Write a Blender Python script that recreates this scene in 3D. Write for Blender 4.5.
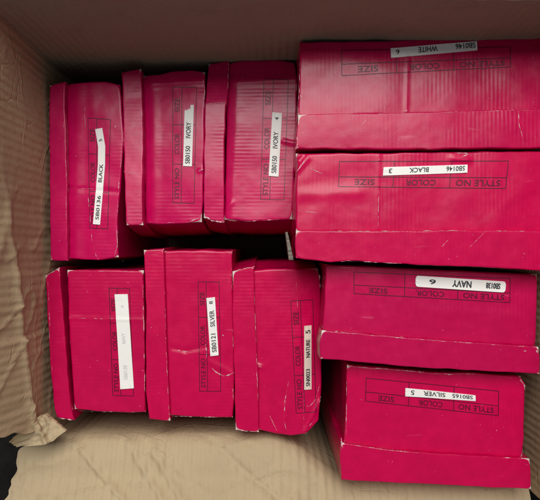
import bpy, math, random
from mathutils import Vector, noise
random.seed(7)
for o in list(bpy.data.objects): bpy.data.objects.remove(o)
S = bpy.context.scene
COL = S.collection
CAMZ = 0.90
# ---------------------------------------------------------------- camera
cd = bpy.data.cameras.new('camera'); cam = bpy.data.objects.new('camera', cd); COL.objects.link(cam)
cam.location = (0, 0, CAMZ); cam.rotation_euler = (0, 0, 0)
cd.sensor_fit = 'HORIZONTAL'; cd.sensor_width = 36; cd.lens = 40.0
cd.clip_start = 0.01; cd.clip_end = 50
S.camera = cam
# ---------------------------------------------------------------- light
W = bpy.data.worlds.new('World'); S.world = W; W.use_nodes = True
bg = W.node_tree.nodes['Background']; bg.inputs[0].default_value = (0.86, 0.92, 1.0, 1); bg.inputs[1].default_value = 0.20
ld = bpy.data.lights.new('window_light', 'AREA'); ld.shape = 'RECTANGLE'; ld.size = 1.5; ld.size_y = 1.3
ld.energy = 61; ld.color = (1.0, 0.985, 0.95)
lo = bpy.data.objects.new('window_light', ld); COL.objects.link(lo)
lo.location = (-0.05, 1.03, 2.35)
lo.rotation_euler = (Vector((0.0, 0.0, 0.3)) - lo.location).to_track_quat('-Z', 'Y').to_euler()
S.view_settings.view_transform = 'Standard'; S.view_settings.look = 'None'
S.view_settings.exposure = 0.0; S.view_settings.gamma = 1.0
S.render.engine = 'CYCLES'

# ---------------------------------------------------------------- helpers
def at(px, py, z):                       # photograph measure -> metres on the level z
    k = (CAMZ - z) / 0.6 * 0.001
    return ((px - 270) * k, (250 - py) * k)
def nz(x, y, z, s=1.0):
    return noise.noise(Vector((x * s, y * s, z)))
def sm(a, b, x):
    t = max(0.0, min(1.0, (x - a) / (b - a))); return t * t * (3 - 2 * t)
def empty(name, loc, label, cat, group=None):
    o = bpy.data.objects.new(name, None); COL.objects.link(o); o.location = loc
    o.empty_display_size = 0.05
    o['label'] = label; o['category'] = cat
    if group: o['group'] = group
    return o
class MB:
    def __init__(s): s.v = []; s.f = []; s.m = []; s.uv = {}; s.e = {}
    def build(s, name, mats, parent=None, origin=(0, 0, 0), smooth=False):
        me = bpy.data.meshes.new(name)
        ox, oy, oz = origin
        me.from_pydata([(x - ox, y - oy, z - oz) for x, y, z in s.v], [], s.f)
        for m in (mats if isinstance(mats, (list, tuple)) else [mats]): me.materials.append(m)
        if s.m:
            for p, mi in zip(me.polygons, s.m): p.material_index = mi
        if s.uv:
            l = me.uv_layers.new(name='uv')
            for lp in me.loops: l.data[lp.index].uv = s.uv.get(lp.vertex_index, (0, 0))
        if s.e:
            a = me.attributes.new('edge', 'FLOAT', 'POINT')
            for i in range(len(s.v)): a.data[i].value = s.e.get(i, 0.0)
        if smooth:
            for p in me.polygons: p.use_smooth = True
        me.update()
        o = bpy.data.objects.new(name, me); COL.objects.link(o)
        if parent: o.parent = parent
        return o

# ---------------------------------------------------------------- materials
def nt(name):
    m = bpy.data.materials.new(name); m.use_nodes = True
    t = m.node_tree; return m, t, t.nodes['Principled BSDF']
def N(t, kind, **kw):
    n = t.nodes.new(kind)
    for k, v in kw.items(): setattr(n, k, v)
    return n
def MATH(t, op, a, b=None, c=None):
    n = t.nodes.new('ShaderNodeMath'); n.operation = op
    for i, x in enumerate((a, b, c)):
        if x is None: continue
        if isinstance(x, (int, float)): n.inputs[i].default_value = x
        else: t.links.new(x, n.inputs[i])
    return n.outputs[0]
def MIX(t, f, a, b):
    n = t.nodes.new('ShaderNodeMix'); n.data_type = 'RGBA'
    for i, x in ((0, f), (6, a), (7, b)):
        if isinstance(x, (int, float)): n.inputs[i].default_value = x
        elif isinstance(x, tuple): n.inputs[i].default_value = (*x, 1)
        else: t.links.new(x, n.inputs[i])
    return n.outputs[2]
def NOISE(t, vec, scale, detail=3, rough=0.5):
    n = t.nodes.new('ShaderNodeTexNoise'); n.inputs['Scale'].default_value = scale
    n.inputs['Detail'].default_value = detail; n.inputs['Roughness'].default_value = rough
    t.links.new(vec, n.inputs['Vector']); return n.outputs[0]

def CREASE(t, P, scale, width, warp=.012, stretch=(1, 1, 1)):
    wn = N(t, 'ShaderNodeTexNoise'); wn.inputs['Scale'].default_value = 30; wn.inputs['Detail'].default_value = 3; t.links.new(P, wn.inputs['Vector'])
    vs = N(t, 'ShaderNodeVectorMath', operation='MULTIPLY_ADD'); t.links.new(wn.outputs['Color'], vs.inputs[0])
    vs.inputs[1].default_value = (warp,) * 3; t.links.new(P, vs.inputs[2])
    mp = N(t, 'ShaderNodeMapping'); mp.inputs['Scale'].default_value = stretch; t.links.new(vs.outputs[0], mp.inputs[0])
    v = N(t, 'ShaderNodeTexVoronoi', feature='DISTANCE_TO_EDGE'); v.inputs['Scale'].default_value = scale; t.links.new(mp.outputs[0], v.inputs['Vector'])
    r = N(t, 'ShaderNodeMapRange', interpolation_type='SMOOTHSTEP'); r.inputs[1].default_value = 0; r.inputs[2].default_value = width
    r.inputs[3].default_value = 1; r.inputs[4].default_value = 0; t.links.new(v.outputs['Distance'], r.inputs[0])
    g = N(t, 'ShaderNodeMapRange'); g.inputs[1].default_value = .45; g.inputs[2].default_value = .65; t.links.new(NOISE(t, P, 19, 2), g.inputs[0])
    return MATH(t, 'MULTIPLY', r.outputs[0], g.outputs[0])
def pink(name, col, seed):
    m, t, b = nt(name)
    geo = N(t, 'ShaderNodeNewGeometry'); P = geo.outputs['Position']
    uv = N(t, 'ShaderNodeUVMap'); uv.uv_map = 'uv'
    sep = N(t, 'ShaderNodeSeparateXYZ'); t.links.new(uv.outputs[0], sep.inputs[0])
    edge = N(t, 'ShaderNodeAttribute', attribute_name='edge').outputs['Fac']
    big = NOISE(t, P, 14 + seed, 2)
    mid = NOISE(t, P, 90, 4, 0.6)
    fine = NOISE(t, P, 900, 3, 0.6)
    # printed ink is not perfectly even
    var = MATH(t, 'ADD', MATH(t, 'MULTIPLY_ADD', mid, 0.34, 0.74), MATH(t, 'MULTIPLY', fine, .18))
    c0 = MIX(t, MATH(t, 'MULTIPLY', big, 0.9), tuple(c * 0.90 for c in col), tuple(min(1, c * 1.08) for c in col))
    vm = N(t, 'ShaderNodeVectorMath', operation='SCALE'); t.links.new(c0, vm.inputs[0]); t.links.new(var, vm.inputs[3])
    # worn edges where the film has rubbed off the board
    n1 = NOISE(t, P, 260, 5, 0.75); n2 = NOISE(t, P, 38, 2)
    wv = MATH(t, 'ADD', MATH(t, 'MULTIPLY', n1, 1.0), MATH(t, 'MULTIPLY', n2, 2.2))
    wsum = MATH(t, 'ADD', MATH(t, 'MULTIPLY', edge, 1.0), wv)
    mr = N(t, 'ShaderNodeMapRange'); mr.inputs[1].default_value = 2.86; mr.inputs[2].default_value = 3.0
    t.links.new(wsum, mr.inputs[0]); worn = mr.outputs[0]
    # pale thin rub marks over the faces
    vo = N(t, 'ShaderNodeTexNoise'); vo.inputs['Scale'].default_value = 60; vo.inputs['Detail'].default_value = 6
    mp = N(t, 'ShaderNodeMapping'); mp.inputs['Scale'].default_value = (0.35, 2.2, 1); mp.inputs['Rotation'].default_value = (0, 0, 0.7 + seed)
    t.links.new(P, mp.inputs[0]); t.links.new(mp.outputs[0], vo.inputs['Vector'])
    rub = N(t, 'ShaderNodeMapRange'); rub.inputs[1].default_value = 0.70; rub.inputs[2].default_value = 0.80
    t.links.new(vo.outputs[0], rub.inputs[0])
    c1 = MIX(t, MATH(t, 'MULTIPLY', rub.outputs[0], 0.16), vm.outputs[0], (0.8, 0.35, 0.45))
    sp_ = N(t, 'ShaderNodeMapRange'); sp_.inputs[1].default_value = .765; sp_.inputs[2].default_value = .79
    t.links.new(NOISE(t, P, 420, 2, .5), sp_.inputs[0])
    c1 = MIX(t, MATH(t, 'MULTIPLY', sp_.outputs[0], .6), c1, (0.7, 0.5, 0.5))
    wc = MIX(t, n1, (0.42, 0.30, 0.24), (0.86, 0.78, 0.74))
    t.links.new(MIX(t, worn, c1, wc), b.inputs['Base Color'])
    rg = MATH(t, 'MULTIPLY_ADD', mid, 0.20, 0.15)
    t.links.new(MATH(t, 'MULTIPLY_ADD', worn, 0.4, rg), b.inputs['Roughness'])
    b.inputs['Specular IOR Level'].default_value = 0.27
    # the flutes of the board show through the film
    fl = MATH(t, 'SINE', MATH(t, 'MULTIPLY_ADD', mid, 1.2, MATH(t, 'MULTIPLY', sep.outputs[0], 2 * math.pi / 0.0037)))
    amp = MATH(t, 'MULTIPLY', MATH(t, 'MAXIMUM', MATH(t, 'SUBTRACT', NOISE(t, P, 22, 2), 0.43), 0.02), 0.00017)
    h = MATH(t, 'MULTIPLY', fl, amp)
    h = MATH(t, 'ADD', h, MATH(t, 'MULTIPLY', NOISE(t, P, 36, 2, .5), 0.0009))
    h = MATH(t, 'ADD', h, MATH(t, 'MULTIPLY', fine, 0.00006))
    bp = N(t, 'ShaderNodeBump'); bp.inputs['Strength'].default_value = 0.75; bp.inputs['Distance'].default_value = 1.0
    t.links.new(h, bp.inputs['Height']); t.links.new(bp.outputs[0], b.inputs['Normal'])
    return m
PINK = (0.52, 0.0008, 0.062)
def flat(name, col, rough=0.6, nscale=300, amp=0.12, spec=0.3):
    m, t, b = nt(name)
    P = N(t, 'ShaderNodeNewGeometry').outputs['Position']
    n = NOISE(t, P, nscale, 4, .65)
    t.links.new(MIX(t, n, tuple(c * (1 - amp) for c in col), tuple(min(1, c * (1 + amp)) for c in col)), b.inputs['Base Color'])
    b.inputs['Roughness'].default_value = rough; b.inputs['Specular IOR Level'].default_value = spec
    return m
INK = flat('table_ink', (0.10, 0.002, 0.022), 0.35, 500, 0.4)
BLACK = flat('label_ink', (0.035, 0.035, 0.04), 0.5, 900, 0.6)
FAINT = flat('faded_label_ink', (0.60, 0.59, 0.58), 0.5, 900, 0.2)
PAPER = flat('sticker_paper', (0.80, 0.78, 0.74), 0.45, 60, 0.05)
CREAM = flat('old_sticker_paper', (0.68, 0.55, 0.46), 0.5, 60, 0.08)
SCUFF = flat('bare_board', (0.60, 0.34, 0.36), 0.8, 700, 0.45)
TORN = flat('torn_board', (0.20, 0.175, 0.14), 0.9, 500, 0.4)

def kraft(name, axis, col=(0.38, 0.285, 0.175), period=0.0075, fl_amp=0.0005):
    m, t, b = nt(name)
    P = N(t, 'ShaderNodeNewGeometry').outputs['Position']
    sep = N(t, 'ShaderNodeSeparateXYZ'); t.links.new(P, sep.inputs[0])
    big = NOISE(t, P, 9, 4, .6); mid = NOISE(t, P, 60, 5, .65)
    mp = N(t, 'ShaderNodeMapping'); mp.inputs['Scale'].default_value = (1, 1, 0.25); t.links.new(P, mp.inputs[0])
    fib = NOISE(t, mp.outputs[0], 1300, 4, .7)
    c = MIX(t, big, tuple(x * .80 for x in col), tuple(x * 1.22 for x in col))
    c = MIX(t, MATH(t, 'MULTIPLY', mid, 0.55), c, tuple(x * y for x, y in zip(col, (1.28, 1.22, 1.12))))
    fr = N(t, 'ShaderNodeMapRange'); fr.inputs[1].default_value = .56; fr.inputs[2].default_value = .72; t.links.new(fib, fr.inputs[0])
    c = MIX(t, MATH(t, 'MULTIPLY', fr.outputs[0], .45), c, tuple(x * .5 for x in col))
    st = N(t, 'ShaderNodeMapRange'); st.inputs[1].default_value = .60; st.inputs[2].default_value = .72
    t.links.new(NOISE(t, P, 23, 5, .7), st.inputs[0])
    c = MIX(t, MATH(t, 'MULTIPLY', st.outputs[0], .35), c, tuple(x * .6 for x in col))
    t.links.new(c, b.inputs['Base Color'])
    b.inputs['Roughness'].default_value = .82; b.inputs['Specular IOR Level'].default_value = .25
    u = sep.outputs[{'x': 0, 'y': 1}[axis]]
    wob = MATH(t, 'MULTIPLY_ADD', mid, .004, u)
    fl = MATH(t, 'SINE', MATH(t, 'MULTIPLY', wob, 2 * math.pi / period))
    h = MATH(t, 'MULTIPLY', fl, MATH(t, 'MULTIPLY', big, fl_amp))
    h = MATH(t, 'ADD', h, MATH(t, 'MULTIPLY', NOISE(t, P, 70, 5, .6), .0010))
    h = MATH(t, 'ADD', h, MATH(t, 'MULTIPLY', CREASE(t, P, 13, .04, .02), .0006))
    h = MATH(t, 'ADD', h, MATH(t, 'MULTIPLY', CREASE(t, P, 31, .05, .02), -.0004))
    h = MATH(t, 'ADD', h, MATH(t, 'MULTIPLY', fib, .00006))
    bp = N(t, 'ShaderNodeBump'); bp.inputs['Strength'].default_value = .8; bp.inputs['Distance'].default_value = 1.0
    t.links.new(h, bp.inputs['Height']); t.links.new(bp.outputs[0], b.inputs['Normal'])
    return m
KX = kraft('kraft_board_x', 'x', (0.24, 0.20, 0.145)); KY = kraft('kraft_board_y', 'y')  # KX is darker and greyer than KY: back wall's shade put into its colour
KLIT = kraft('kraft_board_lit', 'x', (0.43, 0.335, 0.21), 0.009, .0009)  # paler copy of the same board: light on the leaning front painted in

# ---------------------------------------------------------------- the setting
g = MB()
for y in (-3, 3):
    for x in (-3, 3): g.v.append((x, y, -0.012))
g.f.append((0, 1, 3, 2))
go = g.build('ground', flat('dark_floor', (0.012, 0.011, 0.010), .9, 55, .9, .1)); go['kind'] = 'structure'

# ---------------------------------------------------------------- the carton
carton = empty('carton', (0.02, 0.0, 0.0), 'large open brown corrugated carton with crumpled walls holding all the pink shoe boxes', 'carton')
CO = (0.02, 0.0, 0.0)
def sheet(name, fn, nu, nv, thick, nrm, mat, par, keep=None):
    """thick board: fn(u, v) -> point; nrm = outward direction of its hidden side"""
    mb = MB(); idx = {}
    n = Vector(nrm).normalized() * thick
    for k in (0, 1):
        for i in range(nu + 1):
            for j in range(nv + 1):
                p = Vector(fn(i / nu, j / nv)) + (n if k else Vector((0, 0, 0)))
                idx[k, i, j] = len(mb.v); mb.v.append(tuple(p))
    ok = lambda i, j: 0 <= i < nu and 0 <= j < nv and (keep is None or keep((i + .5) / nu, (j + .5) / nv))
    for i in range(nu):
        for j in range(nv):
            if not ok(i, j): continue
            q = [(i, j), (i + 1, j), (i + 1, j + 1), (i, j + 1)]
            mb.f.append([idx[(0,) + a] for a in q]); mb.f.append([idx[(1,) + a] for a in q[::-1]])
            for (di, dj), (a, b) in (((0, -1), (q[0], q[1])), ((1, 0), (q[1], q[2])), ((0, 1), (q[2], q[3])), ((-1, 0), (q[3], q[0]))):
                if not ok(i + di, j + dj): mb.f.append([idx[(0,) + a], idx[(1,) + a], idx[(1,) + b], idx[(0,) + b]])
    return mb.build(name, mat, par, CO if par == carton else (0, 0, 0), smooth=False)
def autosmooth(o):
    import bmesh
    bm = bmesh.new(); bm.from_mesh(o.data)
    bmesh.ops.remove_doubles(bm, verts=bm.verts, dist=1e-6)
    bmesh.ops.delete(bm, geom=[v for v in bm.verts if not v.link_faces], context='VERTS')
    bmesh.ops.recalc_face_normals(bm, faces=bm.faces)
    for f in bm.faces: f.smooth = True
    for e in bm.edges:
        if len(e.link_faces) == 2 and e.calc_face_angle(0) > math.radians(50): e.smooth = False
    bm.to_mesh(o.data); bm.free()
RIM = 0.445
def left_wall(u, v):                     # u: from the back corner to the near end, v: up
    y = 0.196 - u * 0.374
    z = v * RIM
    y += u ** 3 * (max(0, z - .30) * .22 - .015 * sm(.31, .285, z))
    fray = nz(z * 60, 3.1, 0.5) * 0.004 * u ** 8
    y -= fray
    x = -0.2225 + 0.003 * nz(y * 9, z * 9, 1.7)
    zc = 0.395 - 0.28 * (0.07 - y) if y < 0.07 else 0.395
    zc = max(zc, 0.325)
    d = z - zc
    if d > 0: x -= 0.34 * d * sm(0.12, -0.02, y)
    k = sm(0.10, -0.06, y) * sm(0.22, 0.33, z)
    # buckled flutes
    w = noise.ridged_multi_fractal(Vector((z * 3.0, y * 38, 2.2)), 0.9, 2.1, 3, 0.9, 2.0)
    x += (w - 1.2) * 0.0010 * (0.25 + k)
    x += 0.0022 * k * nz(y * 22, z * 16, 6.0)
    r2 = 1 - abs(nz(y * 17 + 3 * z, z * 21, 11.0)) * 2.2
    x += 0.0018 * k * max(0, r2) ** 8
    r3 = 1 - abs(nz(y * 34 - 4 * z, z * 9, 15.0)) * 2.4
    x -= 0.0010 * (k + .25) * max(0, r3) ** 5
    dd = abs(d + 0.004 * nz(y * 40, 0, 9))
    x += 0.0022 * k * math.exp(-(dd / 0.004) ** 2)
    x += 0.006 * math.exp(-((z - .40 + .3 * (y + .02)) / .006) ** 2) * k * .4
    return (x, y, z + 0.002)
def back_wall(u, v):
    x = -0.232 + u * 0.510; z = v * RIM
    y = 0.190 + 0.003 * nz(x * 8, z * 8, 5.5) + 0.0008 * nz(x * 60, z * 10, 3.5)
    return (x, y, z + 0.002)
def right_wall(u, v):
    y = 0.196 - u * 0.438; z = v * RIM
    x = 0.262 + 0.002 * nz(y * 9, z * 9, 8.5)
    return (x, y, z + 0.002)
def yfront(x): return -0.190 - 0.045 * sm(0.0, 0.085, x)
def front_wall(u, v):
    x = -0.212 + u * 0.470; z = v * 0.290
    y = yfront(x) + 0.002 * nz(x * 12, z * 9, 4.1)
    y += -0.0015 * math.exp(-((x - 0.018) / .002) ** 2)
    return (x, y, z + 0.002)
def front_panel(u, v):                   # one board: upright low down, leaning out more and more above the boxes
    t = v * 0.44                          # length along the board
    if t < .27: d, z = 0.0, t
    else:
        q = t - .27; a = sm(0, .05, q) * .95
        d = q * math.sin(a) * .98; z = .27 + q * math.cos(a * .93)
    xl = -0.224 - (min(.030, max(0, t - .283) * 2.4) + max(0, t - .31) * .2)
    xl += 0.0035 * nz(t * 130, 2.0, 0) * sm(.27, .30, t)
    x = xl + u * (0.262 - xl)
    y = yfront(x) - d + 0.002 * nz(x * 12, z * 9, 4.1)
    w = noise.ridged_multi_fractal(Vector((x * 30, t * 4, 4.2)), 0.9, 2.1, 3, 0.9, 2.0)
    k = sm(.2, .32, t)
    r2 = 1 - abs(nz(x * 11 + 5 * t, t * 24, 21.0)) * 2.4
    z += k * .0022 * max(0, r2) ** 10
    z += k * (0.0045 * nz(x * 13, t * 13, 2.9) + (w - 1.2) * 0.0008)
    q = t - .28
    z += k * (0.0035 * math.exp(-(abs((x + .15) - .8 * q) / .004) ** 2) - 0.003 * math.exp(-(abs((x + .07) - 1.4 * q) / .005) ** 2)
              + .004 * math.exp(-(abs((x + .205) - 1.1 * q) / .004) ** 2))
    z += k * .0035 * math.exp(-(((x + .128) - .75 * (t - .28) - .003 * nz(t * 25, 0, 5)) / .0045) ** 2) 
    y += -.0018 * math.exp(-((x - 0.018) / .002) ** 2)
    return (x, y, z + .002)
for nm, fn, a, b, nr, mt, kp in (
        ('side_panel', left_wall, 190, 170, (-1, 0, 0), KY, None),
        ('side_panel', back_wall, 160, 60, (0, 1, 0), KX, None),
        ('side_panel', right_wall, 120, 60, (1, 0, 0), KY, None),
        ('side_panel', front_panel, 260, 200, (0, -0.75, -0.65), KLIT, None)):
    autosmooth(sheet(nm, fn, a, b, 0.0045, nr, mt, carton, kp))
bp_ = MB()
for (x, y) in ((-.222, -.25), (.262, -.25), (.262, .19), (-.222, .19)):
    bp_.v += [(x, y, 0.0), (x, y, -0.006)]
bp_.f = [(0, 2, 4, 6), (7, 5, 3, 1), (0, 1, 3, 2), (2, 3, 5, 4), (4, 5, 7, 6), (6, 7, 1, 0)]
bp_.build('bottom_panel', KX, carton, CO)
# outward folded rim flaps of the other sides
def flapfn(p, q, out, L, rise, sd):
    def f(u, v):
        x = p[0] + (q[0] - p[0]) * u + out[0] * L * v; y = p[1] + (q[1] - p[1]) * u + out[1] * L * v
        return (x, y, 0.449 + rise * v + .003 * nz(x * 9, y * 9, sd))
    return f
for f, nr in ((flapfn((-.215, .193), (.258, .193), (0, 1), .16, .02, 1), (0, 0, -1)),
              (flapfn((.265, .185), (.265, -.23), (1, 0), .16, -.03, 2), (0, 0, -1))):
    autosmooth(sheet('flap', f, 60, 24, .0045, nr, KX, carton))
# torn corner piece, curled up between the left wall and the front flap
def torn(u, v):
    pts = [(9, 442), (37, 417), (46, 414)], [(17, 447), (46, 445), (66, 431)]
    def pl(P, t):
        t *= 2; i = min(1, int(t)); t -= i
        return [P[i][k] * (1 - t) + P[i + 1][k] * t for k in (0, 1)]
    a, b = pl(pts[0], u), pl(pts[1], u)
    z = 0.330 - 0.010 * u
    px = a[0] * (1 - v) + b[0] * v + 1.6 * nz(u * 5, v * 5, 1.1) + 1.1 * nz(u * 31, v * 27, 4.1) * (1 - v); py = a[1] * (1 - v) + b[1] * v + 1.8 * nz(u * 5, v * 5, 7.1)
    z += 0.014 * (1 - v) ** 2 * (1 - u) + 0.0012 * nz(u * 6, v * 6, 3.3) + 0.004 * math.exp(-((u - .42 - .1 * v) / .05) ** 2)
    x, y = at(px, py, z)
    return (x, y, z)
autosmooth(sheet('torn_corner', torn, 50, 30, .0035, (0, 0, -1), KLIT, carton))

# ---------------------------------------------------------------- shoe boxes
def text_mesh(s):
    cu = bpy.data.curves.new('t', 'FONT'); cu.body = s; cu.size = 1; cu.resolution_u = 3; cu.offset = 0.012
    o = bpy.data.objects.new('t', cu); COL.objects.link(o)
    bpy.context.view_layer.update()
    dg = bpy.context.evaluated_depsgraph_get()
    me = bpy.data.meshes.new_from_object(o.evaluated_get(dg))
    v = [(p.co.x, p.co.y) for p in me.vertices]; f = [list(p.vertices) for p in me.polygons]
    bpy.data.objects.remove(o); bpy.data.curves.remove(cu); bpy.data.meshes.remove(me)
    x0 = min(a for a, _ in v); x1 = max(a for a, _ in v); y0 = min(b for _, b in v); y1 = max(b for _, b in v)
    return [((a - x0) / (x1 - x0), (b - y0) / (y1 - y0)) for a, b in v], f
def bil(Q, s, t):
    A, B, C, D = Q
    return [A[k] * (1 - s) * (1 - t) + B[k] * s * (1 - t) + C[k] * s * t + D[k] * (1 - s) * t for k in (0, 1)]
def polyat(P, t):
    """P polyline, t in 0..1 by length"""
    L = [0.0]
    for a, b in zip(P, P[1:]): L.append(L[-1] + math.dist(a, b))
    d = t * L[-1]
    for i in range(len(P) - 1):
        if d <= L[i + 1] or i == len(P) - 2:
            k = (d - L[i]) / (L[i + 1] - L[i]); return [P[i][j] * (1 - k) + P[i + 1][j] * k for j in (0, 1)]
def steps(L, sp=0.0016):
    """0..1 parameters, dense near both ends"""
    e = [0, .0003, .0007, .0012, .0019, .003]
    n = max(3, int((L - .006) / sp))
    r = e + [.003 + (L - .006) * i / n for i in range(1, n)] + [L - x for x in e[::-1]]
    return [x / L for x in r]
def slab(mb, edges, z, hf, sd, depth_to, horiz, R=0.0016, lean=0.0):
    """soft-edged board body. edges: top, right, bottom, left polylines in metres (x, y), top/bottom run left to right, left/right run top to bottom."""
    T, Rr, B, Lf = edges
    W_ = math.dist(T[0], T[-1]); H_ = math.dist(Lf[0], Lf[-1])
    us, vs = steps(W_), steps(H_)
    base = len(mb.v); nu, nv = len(us), len(vs)
    c = [T[0], T[-1], B[0], B[-1]]
    for j, v in enumerate(vs):
        for i, u in enumerate(us):
            a = polyat(T, u); b = polyat(B, u); l = polyat(Lf, v); r = polyat(Rr, v)
            p = [(1 - v) * a[k] + v * b[k] + (1 - u) * l[k] + u * r[k]
                 - ((1 - u) * (1 - v) * c[0][k] + u * (1 - v) * c[1][k] + (1 - u) * v * c[2][k] + u * v * c[3][k]) for k in (0, 1)]
            dx = min(u, 1 - u) * W_; dy = min(v, 1 - v) * H_
            d = min(dx, dy)
            if max(dx, dy) < .006:           # rounded corners
                rc = .004
                cx, cy = max(0, rc - dx), max(0, rc - dy); q = math.hypot(cx, cy)
                d = min(d, max(0, rc - q)) if cx > 0 and cy > 0 else d
            rr = R * (1 + .5 * nz(p[0] * 40, p[1] * 40, sd))
            dz = rr - math.sqrt(max(0, rr * rr - max(0, rr - d) ** 2))
            if d <= 0: dz = rr
            # a little wobble of the outline
            wob = math.exp(-d / .004)
            wx = .0007 * nz(p[0] * 70, p[1] * 70, sd + 3) * wob; wy = .0007 * nz(p[0] * 70, p[1] * 70, sd + 9) * wob
            k = len(mb.v)
            mb.v.append((p[0] + wx, p[1] + wy, z + hf(p[0], p[1]) - dz))
            mb.uv[k] = (p[1], p[0]) if horiz else (p[0], p[1])
            cn = math.exp(-math.hypot(dx, dy) / .005)
            mb.e[k] = math.exp(-abs(d - .0004) / .0007) + 1.0 * cn
    ix = lambda i, j: base + j * nu + i
    for j in range(nv - 1):
        for i in range(nu - 1):
            mb.f.append((ix(i, j), ix(i, j + 1), ix(i + 1, j + 1), ix(i + 1, j))); mb.m.append(0)
    ring = [ix(i, 0) for i in range(nu)] + [ix(nu - 1, j) for j in range(1, nv)] + [ix(i, nv - 1) for i in range(nu - 2, -1, -1)] + [ix(0, j) for j in range(nv - 2, 0, -1)]
    cxm = sum(p[0] for p in c) / 4; cym = sum(p[1] for p in c) / 4
    prev = ring; P0 = [mb.v[r] for r in ring]
    per = 0; pers = []
    for k in range(len(P0)):
        pers.append(per); per += math.dist(P0[k], P0[(k + 1) % len(P0)])
    H = z - depth_to
    for q, dd in enumerate([.0008, .002, .004, .008, .014, .022, .034, .05, .07, .1, .15, .2, .26, 1]):
        zz = depth_to if dd == 1 else -dd
        if dd != 1 and dd > H - .01: continue
        new = []
        for k, (x, y, z0) in enumerate(P0):
            w = min(1, dd / .03)
            nx = .0022 * w * nz(x * 25, y * 25, dd * 14 + sd); ny = .0022 * w * nz(x * 25, y * 25, dd * 14 + sd + 5)
            i = len(mb.v); new.append(i)
            sx = (x - cxm); sy = (y - cym)
            fl = .0004 * math.exp(-dd / .003)
            mb.v.append((x + nx - fl * (1 if sx > 0 else -1) * 0, y + ny + lean * min(1, dd / .06), (z0 - dd) if dd != 1 else depth_to))
            mb.uv[i] = (pers[k], 0) ; mb.e[i] = math.exp(-dd / .001) * .9
        for k in range(len(new)):
            k2 = (k + 1) % len(new)
            mb.f.append((prev[k], prev[k2], new[k2], new[k])); mb.m.append(0)
        prev = new
    mb.f.append(list(reversed(prev))); mb.m.append(0)
def ribbon(mb, P, w, z, hf, off, mi=0, rag=0.0, sd=0):
    L = sum(math.dist(a, b) for a, b in zip(P, P[1:])); n = max(2, int(L / .0012))
    pr = None
    for i in range(n + 1):
        t = i / n; p = polyat(P, t); a = polyat(P, max(0, t - .01)); b = polyat(P, min(1, t + .01))
        d = Vector((b[0] - a[0], b[1] - a[1])); d = d.normalized() if d.length else Vector((1, 0)); nn = Vector((-d.y, d.x))
        ww = w * ((.5 if rag else 1) + rag * 1.9 * nz(i * .6, sd, 0.3)); ww = max(w * .04, ww)
        if rag and L > .035: ww *= sm(-.12, .22, nz(i * .13, sd, 8.8)) * .8 + .04
        if rag: ww *= min(1, 4 * t + .2, 4 * (1 - t) + .2)
        jx = rag * .0006 * nz(i * .22, sd, 4.4)
        q = []
        for s in (-.5, .5):
            x = p[0] + nn.x * (ww * s + jx); y = p[1] + nn.y * (ww * s + jx)
            q.append(len(mb.v)); mb.v.append((x, y, z + hf(x, y) + off))
        if pr: mb.f.append((pr[0], q[0], q[1], pr[1])); mb.m.append(mi)
        pr = q

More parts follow.
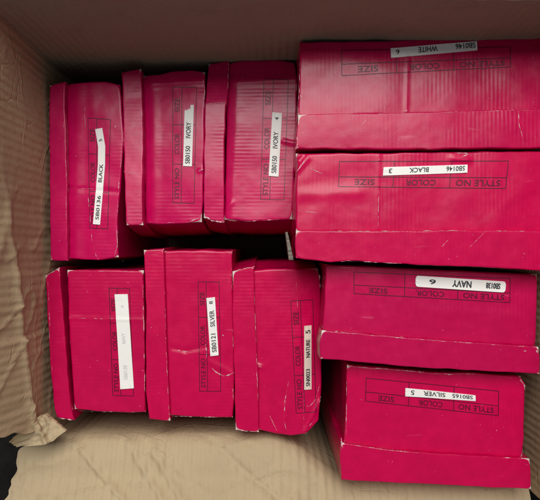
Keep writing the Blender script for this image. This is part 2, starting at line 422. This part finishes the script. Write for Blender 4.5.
FIRST = {}
def shoe_box(spec):
    z = spec['z']; left = spec['side'] == 'l'; sd = spec['seed']
    A = lambda p: at(p[0], p[1], z)
    ridges = [(A(p), A(q), a, w) for p, q, a, w in spec.get('ridges', [])]
    facets = [(A(p), A(q), s) for p, q, s in spec.get('facets', [])]
    na = spec.get('rough', .0011)
    def seg(x, y, p, q):
        dx, dy = q[0] - p[0], q[1] - p[1]; L = dx * dx + dy * dy
        t = max(0, min(1, ((x - p[0]) * dx + (y - p[1]) * dy) / L))
        return math.hypot(x - p[0] - t * dx, y - p[1] - t * dy), t
    def hb(x, y):
        h = na * nz(x * 16, y * 16, sd * 3.7) + na * .4 * nz(x * 42, y * 42, sd * 1.9)
        for p, q, a, w in ridges:
            d, t = seg(x, y, p, q); h += a * math.exp(-(d / w) ** 2) * (1 if 0 < t < 1 else .7)
        for p, q, s in facets:              # side to the right of p->q falls away
            dx, dy = q[0] - p[0], q[1] - p[1]; L = math.hypot(dx, dy)
            d = ((x - p[0]) * dy - (y - p[1]) * dx) / L
            h -= s * (math.sqrt(d * d + 4e-6) + d) / 2
        return h
    lidk = [(A(p), A(q), s) for p, q, s in spec.get('lid_facets', [])]
    def hl(x, y):
        h = .0052 + .0009 * nz(x * 18, y * 18, sd * 2.3 + 8)
        for p, q, s in lidk:
            dx, dy = q[0] - p[0], q[1] - p[1]; L = math.hypot(dx, dy)
            d = ((x - p[0]) * dy - (y - p[1]) * dx) / L
            h -= s * (math.sqrt(d * d + 2e-6) + d) / 2
        return h
    be = [[A(p) for p in e] for e in spec['body']]; le = [[A(p) for p in e] for e in spec['lid']]
    cx = (be[0][0][0] + be[2][-1][0]) / 2; cy = (be[0][0][1] + be[2][-1][1]) / 2
    org = (cx, cy, 0.001)
    root = empty('shoe_box', org, spec['label'], 'shoe box', 'pink shoe boxes standing on end in the carton')
    mat = pink('pink_board', spec.get('col', PINK), sd * .37)
    mb = MB(); slab(mb, be, z, hb, sd, .001, left, lean=spec.get('lean', 0))
    for k, (P, w) in enumerate(spec.get('scuffs', [])):
        ribbon(mb, [A(p) for p in P], w, z, hb, .0003, 1, .8, k * 3.3 + sd)
    body = mb.build('body', [mat, SCUFF], root, org, smooth=True)
    ml = MB(); slab(ml, le, z, hl, sd + 20, .0015, left, R=.0009, lean=spec.get('lean', 0))
    for k, (P, w) in enumerate(spec.get('lid_scuffs', [])):
        ribbon(ml, [A(p) for p in P], w, z, hl, .0003, 1, .8, k * 5.3 + sd)
    lid = ml.build('lid', [mat, SCUFF], root, org, smooth=True)
    # printed table
    T = [A(p) for p in spec['table']]; td = spec.get('tdiv', .61); lw = .00062 if left else .00068
    mt = MB()
    for s0, t0, s1, t1 in ((0, 0, 1, 0), (1, 0, 1, 1), (1, 1, 0, 1), (0, 1, 0, 0), (0, td, 1, td), (.335, 0, .335, 1), (.675, 0, .675, 1)):
        ribbon(mt, [bil(T, s0, t0), bil(T, (s0 + s1) / 2, (t0 + t1) / 2), bil(T, s1, t1)], lw, z, hb, .00035)
    for wd, s0, s1 in (('STYLE NO', .035, .30), ('COLOR', .42, .60), ('SIZE', .785, .905)):
        v, f = text_mesh(wd); b0 = len(mt.v)
        ta, tb = td + (1 - td) * .22, td + (1 - td) * .80
        for a, b in v:
            p = bil(T, s0 + (s1 - s0) * a, ta + (tb - ta) * b); mt.v.append((p[0], p[1], z + hb(*p) + .00038))
        for q in f: mt.f.append([i + b0 for i in q]); mt.m.append(0)
    tab = mt.build('printed_table', INK, body, (0, 0, 0)); tab.location = (-cx, -cy, -.001)
    # sticker
    st = spec['sticker']; lift = .0010
    if 'line' in st:
        Pl = [A(p) for p in st['line']]; w = st['w'] * (CAMZ - z) / .6 * .001
        def sp(s, t):
            p = polyat(Pl, s); a = polyat(Pl, max(0, s - .06)); b = polyat(Pl, min(1, s + .06))
            d = Vector((b[0] - a[0], b[1] - a[1])).normalized()
            return [p[0] - d.y * (t - .5) * w, p[1] + d.x * (t - .5) * w]
    else:
        Q = [A(p) for p in st['quad']]
        sp = lambda s, t: bil(Q, s, t)
    ms = MB(); ns, ntt = 110, 16; rd = st.get('round', 0)
    def spr(s, t):                          # slightly rounded ends
        if rd:
            e = min(s, 1 - s); k = max(0, 1 - e / rd); f = 1 - (1 - math.sqrt(max(0, 1 - k * k))) * .55
            t = .5 + (t - .5) * f
        return sp(s, t)
    notch = st.get('notch')
    sv = [i / ns for i in range(ns + 1)]
    ids = {}
    for i, s in enumerate(sv):
        for j in range(ntt + 1):
            p = spr(s, j / ntt); ids[i, j] = len(ms.v)
            ms.v.append((p[0], p[1], z + hb(*p) + lift + .0006 * max(0, abs(s - .5) * 2 - .85) / .15 * (.5 + nz(s * 9, j * .3, sd)) ))
    okc = lambda i, j: 0 <= i < ns and 0 <= j < ntt and not (notch and notch((i + .5) / ns, (j + .5) / ntt))
    low = {}
    def lowv(k):
        if k not in low:
            x, y, zz = ms.v[k]; low[k] = len(ms.v); ms.v.append((x, y, zz - lift - .0003))
        return low[k]
    for i in range(ns):
        for j in range(ntt):
            if not okc(i, j): continue
            q = [(i, j), (i + 1, j), (i + 1, j + 1), (i, j + 1)]
            ms.f.append([ids[a] for a in q])
            for (di, dj), (a, b) in (((0, -1), (q[0], q[1])), ((1, 0), (q[1], q[2])), ((0, 1), (q[2], q[3])), ((-1, 0), (q[3], q[0]))):
                if not okc(i + di, j + dj):
                    ms.f.append([ids[b], ids[a], lowv(ids[a]), lowv(ids[b])])
    stk = ms.build('sticker', CREAM if st.get('cream') else PAPER, root, org, smooth=False)
    ink = FAINT if st.get('faint') else BLACK
    for nm, (wd, s0, s1, ta, tb) in zip(('style_number', 'color_name', 'size_number'), st['words']):
        mw = MB(); v, f = text_mesh(wd)
        for n_, (ds, dz) in enumerate(((0, 0), (.004, .00004)) if st.get('bold') else ((0, 0),)):
            b0 = len(mw.v)
            for a, b in v:
                p = sp(s0 + (s1 - s0) * a + ds, ta + (tb - ta) * b); mw.v.append((p[0], p[1], z + hb(*p) + lift + .0004 + dz))
            mw.f += [[i + b0 for i in q] for q in f]
        pr = mw.build(nm, ink, stk); pr.location = (-cx, -cy, -.001)
    return root, org, lid, hl, mat

def E(tl, tr, br, bl, top=(), right=(), bottom=(), left=()):
    return [[tl, *top, tr], [tr, *right, br], [bl, *bottom, br], [tl, *left, bl]]
U = 1.2   # hidden tuck of the body under its lid
SPECS = [
 dict(z=.30, side='l', seed=1, col=(0.51, 0.0015, 0.080), label='leftmost pink shoe box of the upper row, its bent white sticker reading BLACK',
   body=E((66, 84), (120.5, 85), (119, 257), (67.5, 258.5), top=((85, 82.5), (105, 82)), right=((122.5, 110), (124.5, 140), (121, 182), (117.5, 224)), bottom=((98, 260),), left=((67, 180),)),
   lid=E((51.5, 87), (67, 83), (69.5, 260.5), (52.5, 260), right=((66.5, 110), (68.5, 150), (69, 200)), left=((51, 150),)),
   facets=[((76, 82), (75, 260), .22), ((85, 260), (87, 80), -.10), ((93, 262), (93, 200), .05)], ridges=[((68, 188), (118, 192), -.0006, .002)],
   table=[(108, 229), (111, 120), (88, 118), (90, 228)],
   sticker=dict(line=[(97, 224.5), (100, 190), (102, 165), (102.3, 147), (99.3, 129)], w=7.2, words=[('SB0136', .05, .30, .22, .72), ('BLACK', .44, .63, .25, .78), ('5', .865, .89, .28, .72)]),
   scuffs=[([(88, 188), (90, 215), (92, 240), (97, 257), (100, 260)], .0011), ([(123, 150), (119, 190), (117, 228), (118, 245), (115, 256)], .0009), ([(86, 85), (85, 110), (85, 128)], .0005), ([(82, 118), (83, 119)], .002), ([(115.5, 126), (116.5, 128)], .0018), ([(70, 188), (95, 189), (116, 191)], .0004)],
   lid_scuffs=[([(66, 95), (65.5, 130), (68, 170), (68, 230)], .0005)]),
 dict(z=.30, side='l', seed=2, lean=-0.009, col=(0.51, 0.0015, 0.080), label='pink shoe box second in the upper row, white sticker with a notched end reading IVORY',
   body=E((142, 75), (205, 73), (202, 222), (145, 223.5), top=((160, 74), (172, 71.5), (190, 70.5)), right=((206, 90), (204.5, 150), (203, 205)), bottom=((160, 224.5), (185, 223.5)), left=()),
   lid=E((122.8, 74), (142, 70), (145.5, 225.5), (129, 225.5), right=((143.5, 100), (145, 150), (144.5, 190)), left=((125, 130), (126.5, 173))),
   facets=[((152, 76), (154, 222), .30), ((162, 226), (161, 80), -.09), ((150, 86), (206, 83), -.0)], lid_facets=[((122, 100), (146, 98), -.05)],
   ridges=[((150, 84), (206, 82), .0009, .003), ((200, 171), (206, 169), .001, .002)],
   table=[(194.5, 203.5), (197, 88), (173, 87.5), (173, 203)],
   sticker=dict(quad=[(192.5, 167), (194.5, 106), (185.2, 106), (183.6, 166.5)], notch=lambda s, t: t > .5 and s > .93 - .03 * (t - .5) + .012 * math.sin(t * 23) or (t > .38 and s > .955 + .02 * math.cos(t * 9)), words=[('SB0150', .04, .33, .25, .78), ('IVORY', .46, .72, .25, .78)]),
   scuffs=[([(148, 222), (170, 222.5), (190, 222), (200, 218), (203, 211)], .0009), ([(199, 172), (204, 170)], .0009), ([(203, 78), (205, 90), (205, 110)], .0007)],
   lid_scuffs=[([(141, 72), (142.6, 100), (144, 116)], .0006), ([(126, 173), (144, 174)], .0004)]),
 dict(z=.30, side='l', seed=3, lean=-0.01, col=(0.51, 0.0015, 0.080), label='pink shoe box third in the upper row with kinked lid edge, sticker reading IVORY 4',
   body=E((228, 62), (295, 63), (291.5, 219), (224, 219.5), top=((245, 60.5), (280, 60)), right=((297, 78), (296.5, 136), (295, 160), (293.5, 200)), bottom=((245, 221), (275, 220.5)), left=()),
   lid=E((208.7, 64), (229.6, 60), (224.5, 222.5), (204.2, 218.5), right=((229, 85), (227.2, 104), (226, 107), (224.6, 150)), left=((207, 85), (205.6, 105), (204.4, 160))),
   facets=[((238, 62), (232, 220), .32), ((255, 222), (256, 62), -.06)], lid_facets=[((204, 106), (229, 104), .0), ((229, 104), (204, 106), .13)],
   ridges=[((232, 82), (296, 80), .0008, .004), ((283, 141), (296, 144), .0012, .002), ((226, 208), (232, 202), .001, .002)],
   table=[(284, 200), (288.3, 80), (264, 79.5), (260.5, 199.5)],
   sticker=dict(quad=[(278.5, 177), (282, 113.7), (272.3, 112.7), (268.7, 176)], words=[('SB0150', .05, .32, .25, .75), ('IVORY', .44, .70, .25, .75), ('4', .885, .93, .3, .7)]),
   scuffs=[([(228, 220.5), (250, 221), (275, 220), (291, 217)], .0009), ([(294, 65), (296, 80), (296.5, 100)], .0009), ([(291, 178), (293, 179)], .0018)],
   lid_scuffs=[([(206, 106), (215, 104.5), (227, 104)], .0008), ([(205, 216), (212, 221), (224, 222.5)], .0013), ([(228.5, 62), (228, 90)], .0007)]),
 dict(z=.30, side='l', seed=4, label='pink shoe box at lower left with gaping loose lid and wide faded sticker', col=(0.49, 0.0012, 0.062), rough=.0007,
   body=E((67.2, 270), (143.5, 270), (145.5, 412), (74.6, 409.5), top=((100, 269.5),), right=((144.5, 330),), bottom=((100, 411.5), (130, 413)), left=((69, 334),)),
   lid=E((47.5, 275.5), (61, 267), (75.5, 419), (59, 416), top=(), right=((62.5, 285), (66.5, 334), (70.5, 385), (72.5, 405)), left=((49, 310), (52.5, 370), (56.5, 408))),
   ridges=[((68, 318), (144, 320), .0005, .002)],
   table=[(133.5, 396), (129.7, 288.5), (109.3, 288), (112.7, 395.5)],
   sticker=dict(quad=[(134, 388), (128, 294), (115, 294.2), (120.5, 389)], faint=True, words=[('SB0138', .10, .25, .40, .68), ('NAVY', .48, .59, .38, .66), ('6', .86, .885, .38, .6)]),
   scuffs=[([(69, 271), (100, 271), (143, 271.5)], .0005), ([(143, 285), (144.2, 350), (145, 405)], .0008), ([(78, 410.5), (110, 412), (143, 412)], .0006), ([(69, 317.5), (100, 318.5), (140, 319)], .0004), ([(130, 303), (131, 304)], .001)],
   lid_scuffs=[([(49, 275), (61, 268)], .0012), ([(60, 416), (74, 418.5)], .0013), ([(50, 280), (52, 330), (54, 370)], .0006)]),
 dict(z=.30, side='l', seed=5, lean=0.002, label='pink shoe box in lower row with torn creases, sticker reading SILVER 8', rough=.0008,
   body=E((163, 251), (232, 251), (233, 418), (169, 415.5), top=((200, 250),), right=((234, 330), (234.2, 400)), bottom=((200, 417),), left=()),
   lid=E((144.8, 250), (164.7, 249), (171, 419.5), (150.2, 418), right=((166, 300), (167.5, 345)), left=((147, 300), (147, 390))),
   ridges=[((172, 348), (185, 351), -.0007, .002), ((185, 351), (206, 347), -.0007, .002), ((210, 362), (233, 374), .0007, .003)],
   table=[(220.7, 391.5), (219.2, 282), (198, 281.7), (199.7, 391)], tdiv=.62,
   sticker=dict(quad=[(218.7, 355), (215, 297), (206.5, 298), (210.5, 356)], words=[('SB0121', .06, .38, .2, .76), ('SILVER', .50, .78, .2, .76), ('8', .89, .94, .28, .72)]),
   scuffs=[([(171, 346), (176, 350), (185, 351.5), (196, 350), (204, 346), (208, 343)], .0013), ([(205, 345), (207, 352), (206, 358)], .0011), ([(212, 368), (216, 372), (224, 376), (229, 375), (234, 372)], .0016), ([(172, 416), (205, 417), (231, 417.5)], .0006), ([(222, 335), (224, 336)], .0016), ([(228, 253), (231, 258), (232, 290)], .0008), ([(233, 330), (233.5, 370), (233, 410)], .0006)],
   lid_scuffs=[([(166, 300), (167, 345), (170, 415)], .0005), ([(146, 251), (163, 250)], .0006)]),
 dict(z=.30, side='l', seed=6, lean=0.008, label='pink shoe box of the lower row with bent corner and cream sticker reading NATURE 5',
   body=E((251, 270), (318.5, 269), (306, 434), (258, 430), top=((285, 268.5),), right=((320.5, 280), (322, 350), (321.5, 395), (319, 421)), bottom=((275, 433.5), (290, 435.5)), left=()),
   lid=E((233.2, 271), (254.5, 266), (258.8, 430.8), (235.7, 428.5), right=((254, 290), (256, 334), (258.5, 380)), left=((232.8, 320), (235, 380))),
   facets=[((303, 436), (295.5, 268), .22)], ridges=[((256, 365), (262, 367), .0012, .002), ((285, 405), (283, 430), .0009, .003), ((304, 433), (321, 400), .0012, .002)],
   table=[(316.3, 412), (313, 300), (290.7, 301), (296.2, 413)], tdiv=.57,
   sticker=dict(quad=[(311.6, 389.5), (311.6, 325.5), (304.2, 326), (304.2, 389.7)], cream=True, bold=True, words=[('SN0023', .05, .32, .2, .75), ('NATURE', .50, .78, .2, .75), ('5', .875, .93, .15, .8)]),
   scuffs=[([(257, 365.5), (262, 367)], .0012), ([(289, 380), (285, 400), (284, 418), (287, 432)], .0008), ([(303, 360), (304, 400), (304, 432)], .0005), ([(306, 430), (313, 422), (319, 408), (321, 397)], .0010), ([(308, 408), (316, 400), (320, 385)], .0006), ([(316, 271), (320, 276), (320.5, 288)], .0010), ([(296, 280), (297, 300), (298, 322)], .0004), ([(268, 412), (277, 431)], .0004)],
   lid_scuffs=[([(234, 271), (245, 268), (253, 267)], .0007), ([(236, 427), (246, 429.5), (257, 430)], .0009), ([(254, 290), (256, 335), (258, 400)], .0004)]),
 dict(z=.36, side='r', seed=7, label='topmost pink shoe box of the right column, sticker reading WHITE 6', col=(0.46, 0.001, 0.060),
   body=E((300, 42), (549, 37), (549, 111.5), (298, 117.5), bottom=((410, 114.5),), left=((299.5, 80),)),
   lid=E((298, 116), (549, 110), (549, 148.5), (295.5, 149.5), top=((400, 114.2), (470, 111.5)), bottom=((400, 150.3), (480, 149.3)), left=((297, 130),)),
   ridges=[((408, 56), (406, 113), .0005, .0013), ((300, 62), (380, 62), .0005, .01)],
   table=[(510, 47), (341.5, 50.5), (342, 75.5), (510.5, 67)], tdiv=.55,
   sticker=dict(quad=[(476.5, 41.5), (390.5, 48.5), (391, 58), (477, 50.5)], words=[('SB0146', .02, .25, .12, .72), ('WHITE', .46, .68, .15, .72), ('6', .90, .94, .2, .7)]),
   scuffs=[([(405.5, 112), (407, 110)], .0015), ([(300, 95), (302, 98)], .0014), ([(300, 62), (299, 100), (298.5, 114)], .0006)],
   lid_scuffs=[([(300, 116.5), (400, 115), (480, 112.5), (546, 110.8)], .0004), ([(356, 132), (366, 120)], .0004), ([(515, 112), (517, 128), (522, 147)], .0006), ([(296.5, 138), (297, 147)], .0012)]),
 dict(z=.36, side='r', seed=8, label='pink shoe box of the right column with crumpled corner, sticker reading BLACK 3',
   body=E((296, 153), (549, 151), (549, 232.5), (296, 232), top=((380, 153), (450, 151.5)), bottom=((420, 232.5),), left=((297.5, 165), (295.5, 200))),
   lid=E((295.5, 231), (549, 231), (549, 271), (295.5, 258), top=((400, 231), (450, 230)), bottom=((330, 262), (346, 260.5), (380, 262.5), (410, 264.5), (480, 267)), left=((295, 245),)),
   ridges=[((379, 154), (377, 230), .0005, .0013), ((296, 172), (308, 158), .0012, .002), ((296, 164), (305, 154), -.0010, .002), ((300, 195), (360, 192), .0007, .006), ((452, 158), (468, 160), .001, .003)],
   table=[(508.5, 161), (339.5, 161.5), (338.5, 186.5), (505.5, 188.5)],
   sticker=dict(quad=[(467.3, 164.7), (383.3, 167.3), (382.7, 175.7), (467, 172.8)], words=[('SB0146', .03, .25, .15, .75), ('BLACK', .46, .69, .18, .75), ('3', .895, .935, .2, .75)]),
   scuffs=[([(297, 172), (303, 163), (308, 157)], .0008), ([(310, 168), (323, 174)], .0005), ([(455, 152.5), (470, 153.5)], .0008), ([(460, 158), (471, 153)], .0007), ([(298, 210), (318, 213)], .0004), ([(379, 190), (378, 228)], .0004)],
   lid_scuffs=[([(298, 231.5), (400, 231.5), (450, 230.8), (546, 231.8)], .0007), ([(340, 261.5), (347, 260.8), (375, 262), (400, 263.3)], .0007), ([(465, 250), (482, 233)], .0005), ([(440, 247), (446, 240)], .0006)]),
 dict(z=.34, side='r', seed=9, label='purplish pink shoe box of the right column, round-cornered sticker reading NAVY 6', col=(0.47, 0.002, 0.066), rough=.0008,
   body=E((326, 264.5), (537.5, 274), (536, 347), (322.5, 331), top=(), right=(), bottom=((410, 338.5),), left=((325, 285),)),
   lid=E((321.5, 329.5), (536.5, 346), (537.5, 373), (320, 357.5), top=((343, 331), (410, 337), (460, 340.5)), right=((538, 360),), bottom=((380, 363), (420, 366.5)), left=((319, 345),)),
   ridges=[((420, 310), (528, 318), .0005, .006)],
   table=[(510, 278.5), (354, 272), (354, 293.5), (509.5, 302.5)], tdiv=.60,
   sticker=dict(quad=[(505.5, 281.5), (415.5, 275.5), (415, 286.5), (504.5, 292.5)], round=.03, bold=True, words=[('SB0138', .06, .215, .2, .72), ('NAVY', .38, .59, .18, .78), ('6', .775, .845, .25, .68)]),
   scuffs=[([(323, 330.5), (370, 334), (410, 337)], .0004)],
   lid_scuffs=[([(324, 330.5), (345, 332), (410, 338), (460, 341.5), (535, 346.5)], .0007), ([(334, 331), (337, 330)], .0014), ([(521, 350), (524, 350)], .0016), ([(534, 349), (536, 353)], .0018)]),
 dict(z=.325, side='r', seed=10, label='lowest pink shoe box of the right column, sticker reading SILVER 5', rough=.0007,
   body=E((347, 365), (521, 376.5), (523, 458), (344, 445), top=((400, 369), (440, 373), (470, 372.5)), right=((525.5, 384), (524.5, 420)), bottom=((400, 451),), left=((346.5, 400),)),
   lid=E((340.5, 441), (528, 457), (529, 487), (341, 478), top=((352, 442.5), (380, 447), (420, 451)), left=((339.5, 455),)),
   facets=[((347, 379), (526, 391), -.0)],
   table=[(498.5, 391), (366, 378), (365.5, 401), (498, 415.5)], tdiv=.60,
   sticker=dict(quad=[(475, 395), (405.2, 387.8), (405, 396), (475.2, 400.8)], words=[('SB0165', .04, .33, .12, .72), ('SILVER', .43, .74, .14, .74), ('5', .87, .92, .18, .75)]),
   scuffs=[([(348, 366), (380, 368.5), (410, 371), (450, 374.5), (475, 374)], .0011), ([(520, 379), (524, 385), (525, 390)], .0016), ([(346.5, 380), (346, 440)], .0006), ([(418, 371), (421, 372.5)], .002)],
   lid_scuffs=[([(341, 442), (352, 443), (380, 447.5), (420, 451.5)], .0008), ([(340.5, 436), (342, 446)], .0016)]),
]
made = [shoe_box(s) for s in SPECS]
# lid corner of the BLACK 3 box: torn open, the bare board shows
root, org, lid, hl, mat = made[7]
mb = MB()
for i in range(15):
    t = i / 14
    x, y = at(286.5 + 5.0 * t + 0.5 * nz(t * 11, 2, 2), 232 + 28 * t, .352)
    z = .3535 - .004 * t + .0015 * nz(t * 9, 0, 2)
    w = .0009 + .0012 * t + .001 * nz(t * 14, 3, 1)
    for dx, dz in ((-w, 0), (w, .0008), (w, -.022), (-w, -.024)):
        mb.v.append((x + dx, y, z + dz))
for i in range(14):
    for k in range(4):
        a = i * 4 + k; b = i * 4 + (k + 1) % 4
        mb.f.append((a, b, b + 4, a + 4))
mb.f += [(3, 2, 1, 0), (56, 57, 58, 59)]
mb.build('torn_board_edge', TORN, root, org)
